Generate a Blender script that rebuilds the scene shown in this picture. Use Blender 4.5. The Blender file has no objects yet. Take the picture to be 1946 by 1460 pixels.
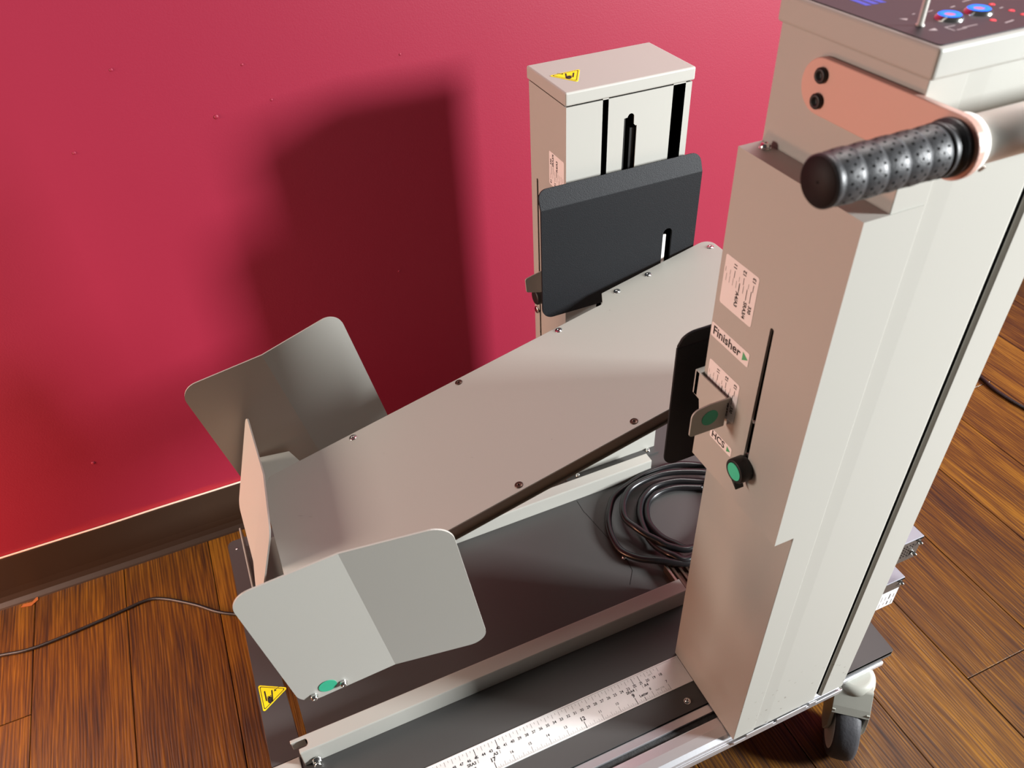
import bpy, bmesh, math, random
from mathutils import Vector, Matrix
from mathutils.geometry import tessellate_polygon
random.seed(7)
S = bpy.context.scene
C = S.collection
D = bpy.data

# ------------------------------------------------------------------ camera, world, lights, exposure
cam = D.objects.new('camera', D.cameras.new('camera')); C.objects.link(cam); S.camera = cam
R = Matrix(((0.9159294407190292, 0.2879133048486372, -0.27960541574737446),
            (-0.39919075798220305, 0.5815606402706316, -0.7088257616859077),
            (-0.04147286300366299, 0.7608502813163368, 0.6476008423829687)))
CAM = Vector((-0.552699920258985, -0.42950665773871627, 1.0095652816292284))
cam.matrix_world = Matrix.Translation(CAM) @ R.to_4x4()
cam.data.sensor_width = 36; cam.data.lens = 27.788206; cam.data.clip_start = .02
cam.data.dof.use_dof = True; cam.data.dof.focus_distance = 1.02; cam.data.dof.aperture_fstop = 10

S.view_settings.view_transform = 'Standard'; S.view_settings.look = 'None'
S.view_settings.gamma = 1; S.view_settings.use_curve_mapping = False
S.view_settings.exposure = 0.65

W = D.worlds.new('world'); S.world = W; W.use_nodes = True
bg = W.node_tree.nodes['Background']; bg.inputs[0].default_value = (1.0, .96, .92, 1); bg.inputs[1].default_value = .035

def area(name, loc, to, size, power, col, sy=None, spread=180):
    l = D.lights.new(name, 'AREA'); l.energy = power; l.color = col; l.size = size
    l.spread = math.radians(spread)
    if sy: l.shape = 'RECTANGLE'; l.size_y = sy
    o = D.objects.new(name, l); C.objects.link(o); o.location = loc
    o.rotation_euler = (Vector(to)-Vector(loc)).to_track_quat('-Z', 'Y').to_euler()
    return o
area('window_light', (2.24, -1.57, 1.36), (-.15, .35, .45), .42, 172, (.955, .985, 1), sy=.68)
area('warm_lamp', (-1.60, .47, .78), (-.4, .2, .35), .36, 8.8, (1, .85, .745))
area('low_warm_fill', (-1.55, .36, .14), (-.9, .5, -.1), .24, 5.2, (1, .42, .24))  # added unseen fill that warms the lower left wall and floor
area('overhead_fill', (.55, .50, 2.1), (.0, .25, .3), .6, 13.5, (1, .97, .93))  # added unseen fill that lifts the tray's upper end and other tops

# ------------------------------------------------------------------ materials
def mat(name, col, rough=.5, metal=0, bump=0, bscale=800, spec=.5, var=0, vscale=20, emit=None, coat=0):
    m = D.materials.new(name); m.use_nodes = True; nt = m.node_tree; b = nt.nodes['Principled BSDF']
    b.inputs['Base Color'].default_value = (*col, 1); b.inputs['Roughness'].default_value = rough
    b.inputs['Metallic'].default_value = metal; b.inputs['Specular IOR Level'].default_value = spec
    if coat: b.inputs['Coat Weight'].default_value = coat; b.inputs['Coat Roughness'].default_value = .15
    if emit: b.inputs['Emission Color'].default_value = (*emit[0], 1); b.inputs['Emission Strength'].default_value = emit[1]
    tc = nt.nodes.new('ShaderNodeTexCoord')
    if bump:
        n = nt.nodes.new('ShaderNodeTexNoise'); n.inputs['Scale'].default_value = bscale; n.inputs['Detail'].default_value = 3
        bp = nt.nodes.new('ShaderNodeBump'); bp.inputs['Strength'].default_value = bump; bp.inputs['Distance'].default_value = .001
        nt.links.new(tc.outputs['Object'], n.inputs['Vector']); nt.links.new(n.outputs['Fac'], bp.inputs['Height'])
        nt.links.new(bp.outputs[0], b.inputs['Normal'])
    if var:
        n = nt.nodes.new('ShaderNodeTexNoise'); n.inputs['Scale'].default_value = vscale; n.inputs['Detail'].default_value = 4
        mx = nt.nodes.new('ShaderNodeMix'); mx.data_type = 'RGBA'
        mx.inputs[6].default_value = (*[c*(1-var) for c in col], 1); mx.inputs[7].default_value = (*[min(1, c*(1+var)) for c in col], 1)
        nt.links.new(tc.outputs['Object'], n.inputs['Vector']); nt.links.new(n.outputs['Fac'], mx.inputs[0]); nt.links.new(mx.outputs[2], b.inputs['Base Color'])
    return m

BEIGE = (.42, .414, .375)
def beige_mat():
    m = mat('beige_powder_coat', BEIGE, .45, bump=.07, bscale=1400, spec=.5)
    nt = m.node_tree; b = nt.nodes['Principled BSDF']; L = nt.links
    tc = nt.nodes.new('ShaderNodeTexCoord')
    # dirt splashes low down near the castors (dark spots with shape of their own)
    n = nt.nodes.new('ShaderNodeTexVoronoi'); n.inputs['Scale'].default_value = 95; n.inputs['Randomness'].default_value = 1
    mp = nt.nodes.new('ShaderNodeMapping'); mp.inputs['Scale'].default_value = (1, 1, 1.7); mp.inputs['Rotation'].default_value = (0, .5, 0)
    L.new(tc.outputs['Object'], mp.inputs[0]); L.new(mp.outputs[0], n.inputs['Vector'])
    lt = nt.nodes.new('ShaderNodeMath'); lt.operation = 'LESS_THAN'; lt.inputs[1].default_value = .16
    L.new(n.outputs['Distance'], lt.inputs[0])
    rn = nt.nodes.new('ShaderNodeSeparateColor'); L.new(n.outputs['Color'], rn.inputs[0])
    gt = nt.nodes.new('ShaderNodeMath'); gt.operation = 'GREATER_THAN'; gt.inputs[1].default_value = .60; L.new(rn.outputs[0], gt.inputs[0])
    sx = nt.nodes.new('ShaderNodeSeparateXYZ'); L.new(tc.outputs['Object'], sx.inputs[0])
    mr = nt.nodes.new('ShaderNodeMapRange'); mr.inputs[1].default_value = .0; mr.inputs[2].default_value = .13; mr.inputs[3].default_value = 1; mr.inputs[4].default_value = 0
    L.new(sx.outputs[2], mr.inputs[0])
    fy = nt.nodes.new('ShaderNodeMath'); fy.operation = 'LESS_THAN'; fy.inputs[1].default_value = -.088; L.new(sx.outputs[1], fy.inputs[0])
    m1 = nt.nodes.new('ShaderNodeMath'); m1.operation = 'MULTIPLY'; L.new(lt.outputs[0], m1.inputs[0]); L.new(gt.outputs[0], m1.inputs[1])
    m2 = nt.nodes.new('ShaderNodeMath'); m2.operation = 'MULTIPLY'; L.new(m1.outputs[0], m2.inputs[0]); L.new(mr.outputs[0], m2.inputs[1])
    m3 = nt.nodes.new('ShaderNodeMath'); m3.operation = 'MULTIPLY'; L.new(m2.outputs[0], m3.inputs[0]); L.new(fy.outputs[0], m3.inputs[1])
    mx = nt.nodes.new('ShaderNodeMix'); mx.data_type = 'RGBA'; mx.inputs[6].default_value = (*BEIGE, 1); mx.inputs[7].default_value = (.13, .10, .07, 1)
    L.new(m3.outputs[0], mx.inputs[0]); L.new(mx.outputs[2], b.inputs['Base Color'])
    return m
M_beige = beige_mat()
M_arm = mat('beige_enamel_red_reflection', (.64, .39, .32), .38, bump=.05)  # beige arm; the red wall's reflection is put into its base colour
M_white = mat('white_tube_enamel', (.90, .88, .83), .35)
M_dark = mat('dark_grey_enamel', (.060, .058, .056), .42, bump=.05, bscale=900, spec=.45, var=.06, vscale=6)
M_blackpaint = mat('black_crackle_coat', (.008, .009, .011), .58, bump=.45, bscale=900, spec=.26)
M_black = mat('black_plastic', (.008, .008, .008), .5)
M_void = mat('black_lining_recess_shade', (.004, .004, .004), .9, spec=.1)  # tower liner; elsewhere black painted in for the shade of gaps and holes
M_rubber = mat('grey_black_rubber', (.030, .031, .034), .45, bump=.15, bscale=700)
M_tyre = mat('dusty_tyre_rubber', (.040, .040, .045), .6, bump=.3, bscale=300, var=.6, vscale=45)
M_chrome = mat('polished_steel', (.80, .80, .78), .18, metal=1)
M_steel = mat('dark_steel', (.35, .30, .26), .35, metal=1)
M_alu = mat('bright_aluminium', (.84, .84, .87), .32, metal=.85, bump=.03, bscale=300)
M_ruler = mat('brushed_ruler_metal', (.84, .83, .82), .4, metal=.3, var=.05, vscale=60)
M_stick = mat('white_sticker', (.80, .76, .74), .5)
M_ink = mat('black_ink', (.012, .012, .012), .6)
M_inkg = mat('grey_ink', (.22, .21, .20), .6)
M_yellow = mat('yellow_sticker', (.90, .72, .01), .45)
M_green = mat('green_sticker', (.03, .42, .24), .5)
M_greenp = mat('green_print', (.07, .38, .16), .5)
M_flange_shade = mat('beige_flange_shade', (.19, .15, .11), .4)  # beige flange; colour darkened to stand for the shade on it
M_wheel = mat('light_grey_wheel_plastic', (.50, .50, .48), .5)
M_cast = mat('cream_castor_plastic', (.36, .36, .315), .42, bump=.05, var=.06)
M_panel = mat('charcoal_console_overlay', (.030, .024, .030), .5, spec=.3)
M_print = mat('pale_print', (.55, .52, .52), .5)
M_blueprint = mat('blue_print', (.01, .06, .60), .5)
M_blue = mat('lit_blue_ring', (.01, .12, .9), .5, spec=.1, emit=((.0, .16, 1.0), .95))
M_blueb = mat('blue_button_lens', (.02, .06, .5), .6, spec=.05, emit=((.02, .05, .8), .25))
M_red = mat('lit_red_lens', (.8, .02, .04), .4, emit=((1, .02, .04), .4))
M_cable = mat('glossy_black_cable', (.008, .008, .009), .28)
M_cable2 = mat('dull_black_flex', (.014, .013, .013), .38)
M_fuzz = mat('dusty_black_foam', (.03, .03, .03), .9, bump=.8, bscale=500, var=.8, vscale=120)
M_copper = mat('copper_toned_metal', (.10, .06, .045), .4, metal=.7)
M_caulk = mat('pale_caulk', (.75, .58, .48), .5)
M_base = mat('dark_brown_vinyl', (.034, .023, .016), .38, bump=.15, bscale=60, var=.1, vscale=8)
M_chip = mat('orange_wood_chip', (.34, .10, .02), .6)

def wall_mat():
    m = mat('red_wall_paint', (.27, .015, .040), .5, bump=.16, bscale=420, spec=.4)
    nt = m.node_tree; b = nt.nodes['Principled BSDF']; L = nt.links
    tc = nt.nodes.new('ShaderNodeTexCoord')
    n = nt.nodes.new('ShaderNodeTexNoise'); n.inputs['Scale'].default_value = 3.5; n.inputs['Detail'].default_value = 5
    mx = nt.nodes.new('ShaderNodeMix'); mx.data_type = 'RGBA'; mx.inputs[6].default_value = (.262, .013, .037, 1); mx.inputs[7].default_value = (.280, .016, .043, 1)
    L.new(tc.outputs['Object'], n.inputs['Vector']); L.new(n.outputs['Fac'], mx.inputs[0])
    # brushed touch-up paint just above the skirting
    sx = nt.nodes.new('ShaderNodeSeparateXYZ'); L.new(tc.outputs['Object'], sx.inputs[0])
    n2 = nt.nodes.new('ShaderNodeTexNoise'); n2.inputs['Scale'].default_value = 9
    mp = nt.nodes.new('ShaderNodeMapping'); mp.inputs['Scale'].default_value = (.6, 1, 5); L.new(tc.outputs['Object'], mp.inputs[0]); L.new(mp.outputs[0], n2.inputs['Vector'])
    ad = nt.nodes.new('ShaderNodeMath'); ad.operation = 'MULTIPLY_ADD'; ad.inputs[1].default_value = -.05; L.new(n2.outputs['Fac'], ad.inputs[0]); L.new(sx.outputs[2], ad.inputs[2])
    lt = nt.nodes.new('ShaderNodeMapRange'); lt.inputs[1].default_value = -.058; lt.inputs[2].default_value = -.068; lt.inputs[3].default_value = 0; lt.inputs[4].default_value = 1
    L.new(ad.outputs[0], lt.inputs[0])
    mx2 = nt.nodes.new('ShaderNodeMix'); mx2.data_type = 'RGBA'; mx2.inputs[7].default_value = (.34, .02, .036, 1)
    L.new(lt.outputs[0], mx2.inputs[0]); L.new(mx.outputs[2], mx2.inputs[6]); L.new(mx2.outputs[2], b.inputs['Base Color'])
    return m
M_wall = wall_mat()

def wood_mat():
    m = mat('brown_wood_planks', (.2, .08, .02), .36, spec=.45)
    nt = m.node_tree; b = nt.nodes['Principled BSDF']; L = nt.links; N = nt.nodes.new
    tc = N('ShaderNodeTexCoord'); geo = N('ShaderNodeNewGeometry')
    off = N('ShaderNodeVectorMath'); off.operation = 'SCALE'; cmb = N('ShaderNodeCombineXYZ')
    L.new(geo.outputs['Random Per Island'], cmb.inputs[0]); L.new(geo.outputs['Random Per Island'], cmb.inputs[1])
    L.new(cmb.outputs[0], off.inputs[0]); off.inputs['Scale'].default_value = 37
    ad = N('ShaderNodeVectorMath'); L.new(tc.outputs['Object'], ad.inputs[0]); L.new(off.outputs[0], ad.inputs[1])
    def noise(sc, s, det=4, dist=0.0, rough=.55):
        mp = N('ShaderNodeMapping'); mp.inputs['Scale'].default_value = sc; L.new(ad.outputs[0], mp.inputs[0])
        n = N('ShaderNodeTexNoise'); n.inputs['Scale'].default_value = s; n.inputs['Detail'].default_value = det
        n.inputs['Distortion'].default_value = dist; n.inputs['Roughness'].default_value = rough; L.new(mp.outputs[0], n.inputs['Vector']); return n
    grain = noise((1, .03, 1), 420, 4, .3)      # fine streaks along the boards
    mid = noise((1, .055, 1), 75, 4, .9)
    big = noise((1, .16, 1), 13, 3, 1.2)
    # annual rings: wave bands along the board, warped
    wmp = N('ShaderNodeMapping'); wmp.inputs['Scale'].default_value = (1, .10, 1); L.new(ad.outputs[0], wmp.inputs[0])
    wv = N('ShaderNodeTexWave'); wv.inputs['Scale'].default_value = 58; wv.inputs['Distortion'].default_value = 14; wv.inputs['Detail'].default_value = 3; wv.inputs['Detail Scale'].default_value = .55
    L.new(wmp.outputs[0], wv.inputs['Vector'])
    s1 = N('ShaderNodeMath'); s1.operation = 'MULTIPLY_ADD'; s1.inputs[1].default_value = .9; L.new(grain.outputs['Fac'], s1.inputs[0])
    s0 = N('ShaderNodeMath'); s0.operation = 'MULTIPLY'; s0.inputs[1].default_value = .22; L.new(wv.outputs['Fac'], s0.inputs[0]); L.new(s0.outputs[0], s1.inputs[2])
    s2 = N('ShaderNodeMath'); s2.operation = 'MULTIPLY_ADD'; s2.inputs[1].default_value = .9; L.new(mid.outputs['Fac'], s2.inputs[0]); L.new(s1.outputs[0], s2.inputs[2])
    s3 = N('ShaderNodeMath'); s3.operation = 'MULTIPLY_ADD'; s3.inputs[1].default_value = .75; L.new(big.outputs['Fac'], s3.inputs[0]); L.new(s2.outputs[0], s3.inputs[2])
    s4 = N('ShaderNodeMath'); s4.operation = 'MULTIPLY_ADD'; s4.inputs[1].default_value = .22; L.new(geo.outputs['Random Per Island'], s4.inputs[0]); L.new(s3.outputs[0], s4.inputs[2])
    mr = N('ShaderNodeMapRange'); mr.inputs[1].default_value = 1.02; mr.inputs[2].default_value = 1.90; L.new(s4.outputs[0], mr.inputs[0])
    cr = N('ShaderNodeValToRGB'); L.new(mr.outputs[0], cr.inputs[0])
    e = cr.color_ramp.elements; e[0].position = 0; e[0].color = (.012, .0042, .0014, 1); e[1].position = 1; e[1].color = (.225, .099, .011, 1)
    x = e.new(.3); x.color = (.042, .0142, .003, 1); x = e.new(.6); x.color = (.104, .040, .005, 1)
    L.new(cr.outputs[0], b.inputs['Base Color'])
    bp = N('ShaderNodeBump'); bp.inputs['Strength'].default_value = .55; bp.inputs['Distance'].default_value = .0012; L.new(s1.outputs[0], bp.inputs['Height']); L.new(bp.outputs[0], b.inputs['Normal'])
    rr = N('ShaderNodeMapRange'); rr.inputs[3].default_value = .50; rr.inputs[4].default_value = .30; L.new(mr.outputs[0], rr.inputs[0]); L.new(rr.outputs[0], b.inputs['Roughness'])
    return m
M_wood = wood_mat()

# ------------------------------------------------------------------ mesh helpers
def fr(o, ax, ay):
    o = Vector(o); ax = Vector(ax).normalized(); ay = Vector(ay).normalized(); n = ax.cross(ay)
    return Matrix(((ax.x, ay.x, n.x, o.x), (ax.y, ay.y, n.y, o.y), (ax.z, ay.z, n.z, o.z), (0, 0, 0, 1)))
TOP = lambda z=0: fr((0, 0, z), (1, 0, 0), (0, 1, 0))               # a=x b=y
FRONT = lambda y=0: fr((0, y, 0), (1, 0, 0), (0, 0, 1))             # a=x b=z, normal -y
LEFT = lambda x=0: fr((x, 0, 0), (0, -1, 0), (0, 0, 1))             # a=-y b=z, normal -x

def rpoly(pts, r, seg=6):
    n = len(pts); rs = r if isinstance(r, (list, tuple)) else [r]*n; out = []
    for i in range(n):
        p = Vector(pts[i]); a = Vector(pts[i-1]); b = Vector(pts[(i+1) % n]); rad = rs[i]
        if rad <= 0: out.append(tuple(p)); continue
        u = (a-p).normalized(); v = (b-p).normalized(); ang = u.angle(v); t = min(rad/math.tan(ang/2), (a-p).length*.49, (b-p).length*.49)
        rad = t*math.tan(ang/2); c = p+(u+v).normalized()*rad/math.sin(ang/2)
        p0 = p+u*t; p1 = p+v*t; a0 = math.atan2(p0.y-c.y, p0.x-c.x); a1 = math.atan2(p1.y-c.y, p1.x-c.x); d = (a1-a0+math.pi) % (2*math.pi)-math.pi
        for k in range(seg+1): th = a0+d*k/seg; out.append((c.x+rad*math.cos(th), c.y+rad*math.sin(th)))
    return out
def rect(a0, b0, a1, b1): return [(a0, b0), (a1, b0), (a1, b1), (a0, b1)]
def rrect(a0, b0, a1, b1, r, seg=6): return rpoly(rect(a0, b0, a1, b1), r, seg)
def circ(a, b, r, n=24, ry=None): return [(a+r*math.cos(2*math.pi*k/n), b+(ry or r)*math.sin(2*math.pi*k/n)) for k in range(n)]

class MB:
    def __init__(s): s.bm = bmesh.new(); s.mats = []
    def mi(s, m):
        if m not in s.mats: s.mats.append(m)
        return s.mats.index(m)
    def face(s, vs, m):
        try: f = s.bm.faces.new(vs); f.material_index = s.mi(m); return f
        except ValueError: return None
    def prism(s, poly, h, F, m, holes=(), base=0):
        """poly in the frame's plane, from base to base+h along its normal"""
        def area2(p): return sum(p[i-1][0]*p[i][1]-p[i][0]*p[i-1][1] for i in range(len(p)))
        poly = list(poly) if area2(poly) > 0 else list(poly)[::-1]
        holes = [list(x) if area2(x) < 0 else list(x)[::-1] for x in holes]
        lo, hi = (base, base+h) if h >= 0 else (base+h, base)
        loops = [poly]+holes
        B = [[s.bm.verts.new(F @ Vector((a, b, lo))) for a, b in l] for l in loops]
        T = [[s.bm.verts.new(F @ Vector((a, b, hi))) for a, b in l] for l in loops]
        if not holes:
            s.face(T[0], m); s.face(B[0][::-1], m)
        else:
            tris = tessellate_polygon([[Vector((a, b, 0)) for a, b in l] for l in loops])
            fb = [v for l in B for v in l]; ft = [v for l in T for v in l]; fl = [p for l in loops for p in l]
            for t in tris:
                p, q, r = (fl[i] for i in t)
                if (q[0]-p[0])*(r[1]-p[1])-(q[1]-p[1])*(r[0]-p[0]) < 0: t = t[::-1]
                s.face([ft[i] for i in t], m); s.face([fb[i] for i in t[::-1]], m)
        for b, t in zip(B, T):
            for i in range(len(b)):
                j = (i+1) % len(b); s.face([b[i], b[j], t[j], t[i]], m)
        return s
    def sheet(s, poly, F, m, z=0, hull=True):
        s.face([s.bm.verts.new(F @ Vector((a, b, z))) for a, b in poly], m); return s
    def box(s, lo, hi, m): return s.prism(rect(lo[0], lo[1], hi[0], hi[1]), hi[2]-lo[2], TOP(lo[2]), m)
    def lathe(s, prof, p0, ax, m, n=28, cap=True):
        """prof: (distance along ax, radius)"""
        ax = Vector(ax).normalized(); u = ax.orthogonal().normalized(); v = ax.cross(u); p0 = Vector(p0); rings = []
        for d, r in prof:
            rings.append([s.bm.verts.new(p0+ax*d+(u*math.cos(2*math.pi*k/n)+v*math.sin(2*math.pi*k/n))*max(r, 1e-5)) for k in range(n)])
        for a, b in zip(rings, rings[1:]):
            for k in range(n):
                f = s.face([a[k], a[(k+1) % n], b[(k+1) % n], b[k]], m)
                if f: f.smooth = True
        if cap: s.face(rings[0][::-1], m); s.face(rings[-1], m)
        return s
    def cyl(s, p0, p1, r, m, n=24, r1=None, bev=0):
        d = (Vector(p1)-Vector(p0)); L = d.length; r1 = r if r1 is None else r1
        prof = [(0, r), (L, r1)] if not bev else [(0, r-bev), (bev, r), (L-bev, r1), (L, r1-bev)]
        return s.lathe(prof, p0, d, m, n)
    def dome(s, p, ax, r, h, m, n=20):
        prof = [(h*math.sin(t*math.pi/12), r*math.cos(t*math.pi/12)) for t in range(7)]
        prof = [(0, r)]+[(h*math.sin(t*math.pi/12), r*math.cos(t*math.pi/12)) for t in range(1, 6)]+[(h, r*.12)]
        return s.lathe(prof, p, ax, m, n)
    def screw(s, p, ax, r, m, socket=True, h=None, wash=0):
        ax = Vector(ax).normalized(); p = Vector(p); h = h or r*.8
        if wash: s.lathe([(0, wash), (r*.18, wash)], p, ax, m); p = p+ax*r*.18
        s.lathe([(0, r), (h*.35, r), (h*.8, r*.82), (h, r*.55), (h, r*.34), (h*.45, r*.30)], p, ax, m, 20, cap=False)
        s.lathe([(h*.46, r*.32), (h*.5, r*.31)], p, ax, M_void, 6)
        return s
    def tube(s, pts, r, m, n=12, smooth=6, closed=False):
        P = [Vector(p) for p in pts]; path = []
        for i in range(len(P)-1):
            a = P[max(i-1, 0)]; b = P[i]; c = P[i+1]; d = P[min(i+2, len(P)-1)]
            for k in range(smooth):
                t = k/smooth; path.append(.5*((2*b)+(c-a)*t+(2*a-5*b+4*c-d)*t*t+(3*b-a-3*c+d)*t**3))
        path.append(P[-1]); up = Vector((0, 0, 1)); rings = []
        for i, p in enumerate(path):
            t = (path[min(i+1, len(path)-1)]-path[max(i-1, 0)]).normalized()
            u = t.cross(up); u = (u if u.length > 1e-4 else t.orthogonal()).normalized(); v = u.cross(t)
            rings.append([s.bm.verts.new(p+(u*math.cos(2*math.pi*k/n)+v*math.sin(2*math.pi*k/n))*r) for k in range(n)])
        for a, b in zip(rings, rings[1:]):
            for k in range(n):
                f = s.face([a[k], a[(k+1) % n], b[(k+1) % n], b[k]], m)
                if f: f.smooth = True
        s.face(rings[0][::-1], m); s.face(rings[-1], m); return s
    def text(s, txt, size, F, m, z=.0001, bold=0, align='CENTER', sx=1, res=3):
        cu = D.curves.new('t', 'FONT'); cu.body = txt; cu.size = size; cu.offset = bold*size; cu.align_x = align; cu.align_y = 'CENTER'; cu.resolution_u = res
        o = D.objects.new('t', cu); C.objects.link(o); dg = bpy.context.evaluated_depsgraph_get(); dg.update()
        me = o.evaluated_get(dg).to_mesh(); vs = [s.bm.verts.new(F @ Vector((v.co.x*sx, v.co.y, z))) for v in me.vertices]
        for p in me.polygons: s.face([vs[i] for i in p.vertices], m)
        o.evaluated_get(dg).to_mesh_clear(); D.objects.remove(o); D.curves.remove(cu); return s
    def build(s, name, parent=None, bevel=0, seg=2, sharp=32, label=None, kind=None, weld=False):
        if weld: bmesh.ops.remove_doubles(s.bm, verts=s.bm.verts, dist=1e-6)
        me = D.meshes.new(name)
        for e in s.bm.edges:
            if len(e.link_faces) != 2 or e.calc_face_angle(0) > math.radians(sharp): e.smooth = False
        s.bm.to_mesh(me); s.bm.free()
        for m in s.mats: me.materials.append(m)
        o = D.objects.new(name, me); C.objects.link(o)
        if bevel:
            b = o.modifiers.new('bevel', 'BEVEL'); b.width = bevel; b.segments = seg; b.limit_method = 'ANGLE'; b.angle_limit = math.radians(40)
        if parent:
            o.parent = parent
            o.matrix_parent_inverse = world_of(parent).inverted()
        if label: o['label'] = label
        if kind: o['kind'] = kind
        return o
def world_of(o):
    return Matrix.Translation(o.location) if o.type == 'EMPTY' and o.parent is None else Matrix.Identity(4)
def thing(o, label, cat, group=None):
    o['label'] = label; o['category'] = cat
    if group: o['group'] = group
    return o

# ------------------------------------------------------------------ the room
ZF = -.155; YW = .7007
wall = MB().box((-2.6, YW, ZF-.02), (2.6, YW+.12, 2.7), M_wall)
for x, z, r in ((-.6225, .6889, .0022), (-.516, .608, .0032), (-.7002, .5962, .0022), (-.4391, .6165, .0018), (-.4657, .6685, .0018), (-.25, .646, .0018), (-.86, .09, .003), (-.30, .30, .0016), (-.93, .42, .002), (.12, .58, .0022)):
    wall.dome((x, YW, z), (0, -1, 0), r, r*.6, M_wall, 12)
wall.build('wall_back', kind='structure')
bb = MB()
F = fr((-2.6, 0, 0), (0, 1, 0), (0, 0, 1))   # a=y b=z, normal +x
prof = [(YW, -.0505), (YW-.0045, -.0515), (YW-.0050, -.054), (YW-.0055, -.125), (YW-.007, -.138), (YW-.011, -.147), (YW-.018, -.1525), (YW-.020, ZF), (YW, ZF)]
bb.prism(prof, 5.2, F, M_base); bb.build('baseboard_back', kind='structure')
ck = MB()
pts = []
random.seed(3)
x = -2.6
while x < 2.6:
    pts.append((x, YW-.0028+random.uniform(-.0006, .0006), -.0500+random.uniform(-.0008, .0005))); x += .09
ck.tube(pts, .0017, M_caulk, 6, 4); ck.build('trim_1', kind='structure')

fl = MB(); P = .1496; X0 = -.8959; random.seed(11)
fixed = {-2: .448, 8: -.1105, 11: .385}
for i in range(-12, 18):
    xa = X0+i*P; js = [-2.2]; y = fixed.get(i, random.uniform(-1.4, -.35) if i < 8 else random.uniform(-.9, -.25))
    if i in fixed: js += [y-1.25]
    else: js += [y]
    if i in fixed: js += [y]
    js += [YW+.02]
    if i not in fixed and -3 < i < 8: js = [-2.2, -.75-.17*(i % 3), YW+.02]
    for a, b in zip(js, js[1:]):
        z = ZF+random.uniform(-.0004, .0002)
        fl.prism(rect(xa+.0006, a+.0007, xa+P-.0006, b-.0007), -.012, TOP(z), M_wood)
fl.box((-2.7, -2.3, ZF-.03), (2.0, YW+.02, ZF-.0115), M_void)
fl.build('floor', kind='structure', bevel=.0007, seg=1)

# ------------------------------------------------------------------ the cart
cart = D.objects.new('paper_stacking_cart', None); C.objects.link(cart); cart.location = (-.28, .2, ZF)
thing(cart, 'beige metal paper stacking cart with two towers and a sloping tray by red wall', 'cart')
xl, xr, yf, yb, xc = -.1444, .0298, -.0927, .0431, -.1667
XA, XB, YC, YD = -.1358, .0405, .403, .5105

# base plate ---------------------------------------------------------------
b = MB()
b.prism(rpoly([(-.692, .121), (-.6595, .121), (-.6595, -.0365), (.03, -.0365), (.03, -.0800), (.130, -.0800), (.134, -.02), (.134, .44), (.05, .516), (-.692, .516)],
              [0, 0, 0, 0, 0, .003, 0, 0, 0, .010]), -.006, TOP(), M_dark, holes=[rpoly([(-.6595, .305), (-.6465, .305), (-.6410, .132), (-.6520, .132)], 0)])
for (p, q) in (((-.14, .35), (-.1405, .322)), ((-.1395, .322), (-.1248, .2126)), ((-.1248, .2126), (-.1274, .189)), ((-.1274, .189), (-.144, .168))):
    d = (Vector(q)-Vector(p)).normalized(); n = Vector((-d.y, d.x))*.0003
    b.sheet([tuple(Vector(p)-n), tuple(Vector(q)-n), tuple(Vector(q)+n), tuple(Vector(p)+n)], TOP(), M_void, .0002)
base = b.build('base_plate', cart, bevel=.0008, label='dark grey enamelled base plate')
for p in ((-.1268, .2157), (-.1676, -.0236), (-.6795, .496), (-.64, -.02)):
    r = .0036 if p[0] != -.6795 else .0018
    MB().screw((p[0], p[1], 0), (0, 0, 1), r, M_chrome, wash=r*1.25 if r > .003 else 0).build('screw', base)
def warning(F, tri, name='warning_label', parent=None, s=1.0, flip=False):
    """tri: three corners in the frame"""
    w = MB(); c = sum((Vector(p) for p in tri), Vector((0, 0)))/3
    sc = lambda k: [tuple(c+(Vector(p)-c)*k) for p in tri]
    w.prism(rpoly(tri, .0022), .0004, F, M_yellow)
    w.prism(rpoly(sc(.86), .0015), .00012, F, M_ink, holes=[rpoly(sc(.80), .0013)], base=.0004)
    a = Vector(tri[0]); e1 = (Vector(tri[1])-a); e2 = (Vector(tri[2])-a)
    U = (e2).normalized() if not flip else (e2).normalized()
    L_ = e2.length; V = Vector((-U.y, U.x)); V = V if V.dot(e1) > 0 else -V
    pt = lambda u, v: tuple(a+U*u*L_+V*v*L_)
    Z = .0005
    def bar(u0, v0, u1, v1, t):
        p, q = Vector(pt(u0, v0)), Vector(pt(u1, v1)); d = (q-p).normalized(); n = Vector((-d.y, d.x))*t*L_
        w.prism([tuple(p-n), tuple(q-n), tuple(q+n), tuple(p+n)], .00008, F, M_ink, base=.0004)
    bar(.30, .16, .66, .16, .022); bar(.36, .38, .76, .33, .022)      # two closing plates
    bar(.34, .62, .40, .46, .008)                                      # arrow shaft
    w.prism([pt(.44, .44), pt(.36, .46), pt(.43, .52)], .00008, F, M_ink, base=.0004)
    w.prism([pt(.60, .20), pt(.54, .26), pt(.60, .33), pt(.74, .33), pt(.80, .27), pt(.76, .21), pt(.68, .19)], .00008, F, M_ink, base=.0004)  # crushed hand
    for k in range(4): bar(.60, .215+.033*k, .52-.01*(k % 2), .20+.036*k, .009)
    return w.build(name, parent, label='yellow triangular hand crushing warning sticker')
warning(TOP(0), [(-.6889, .2425), (-.6514, .2217), (-.6886, .1992)], parent=base)

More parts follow.
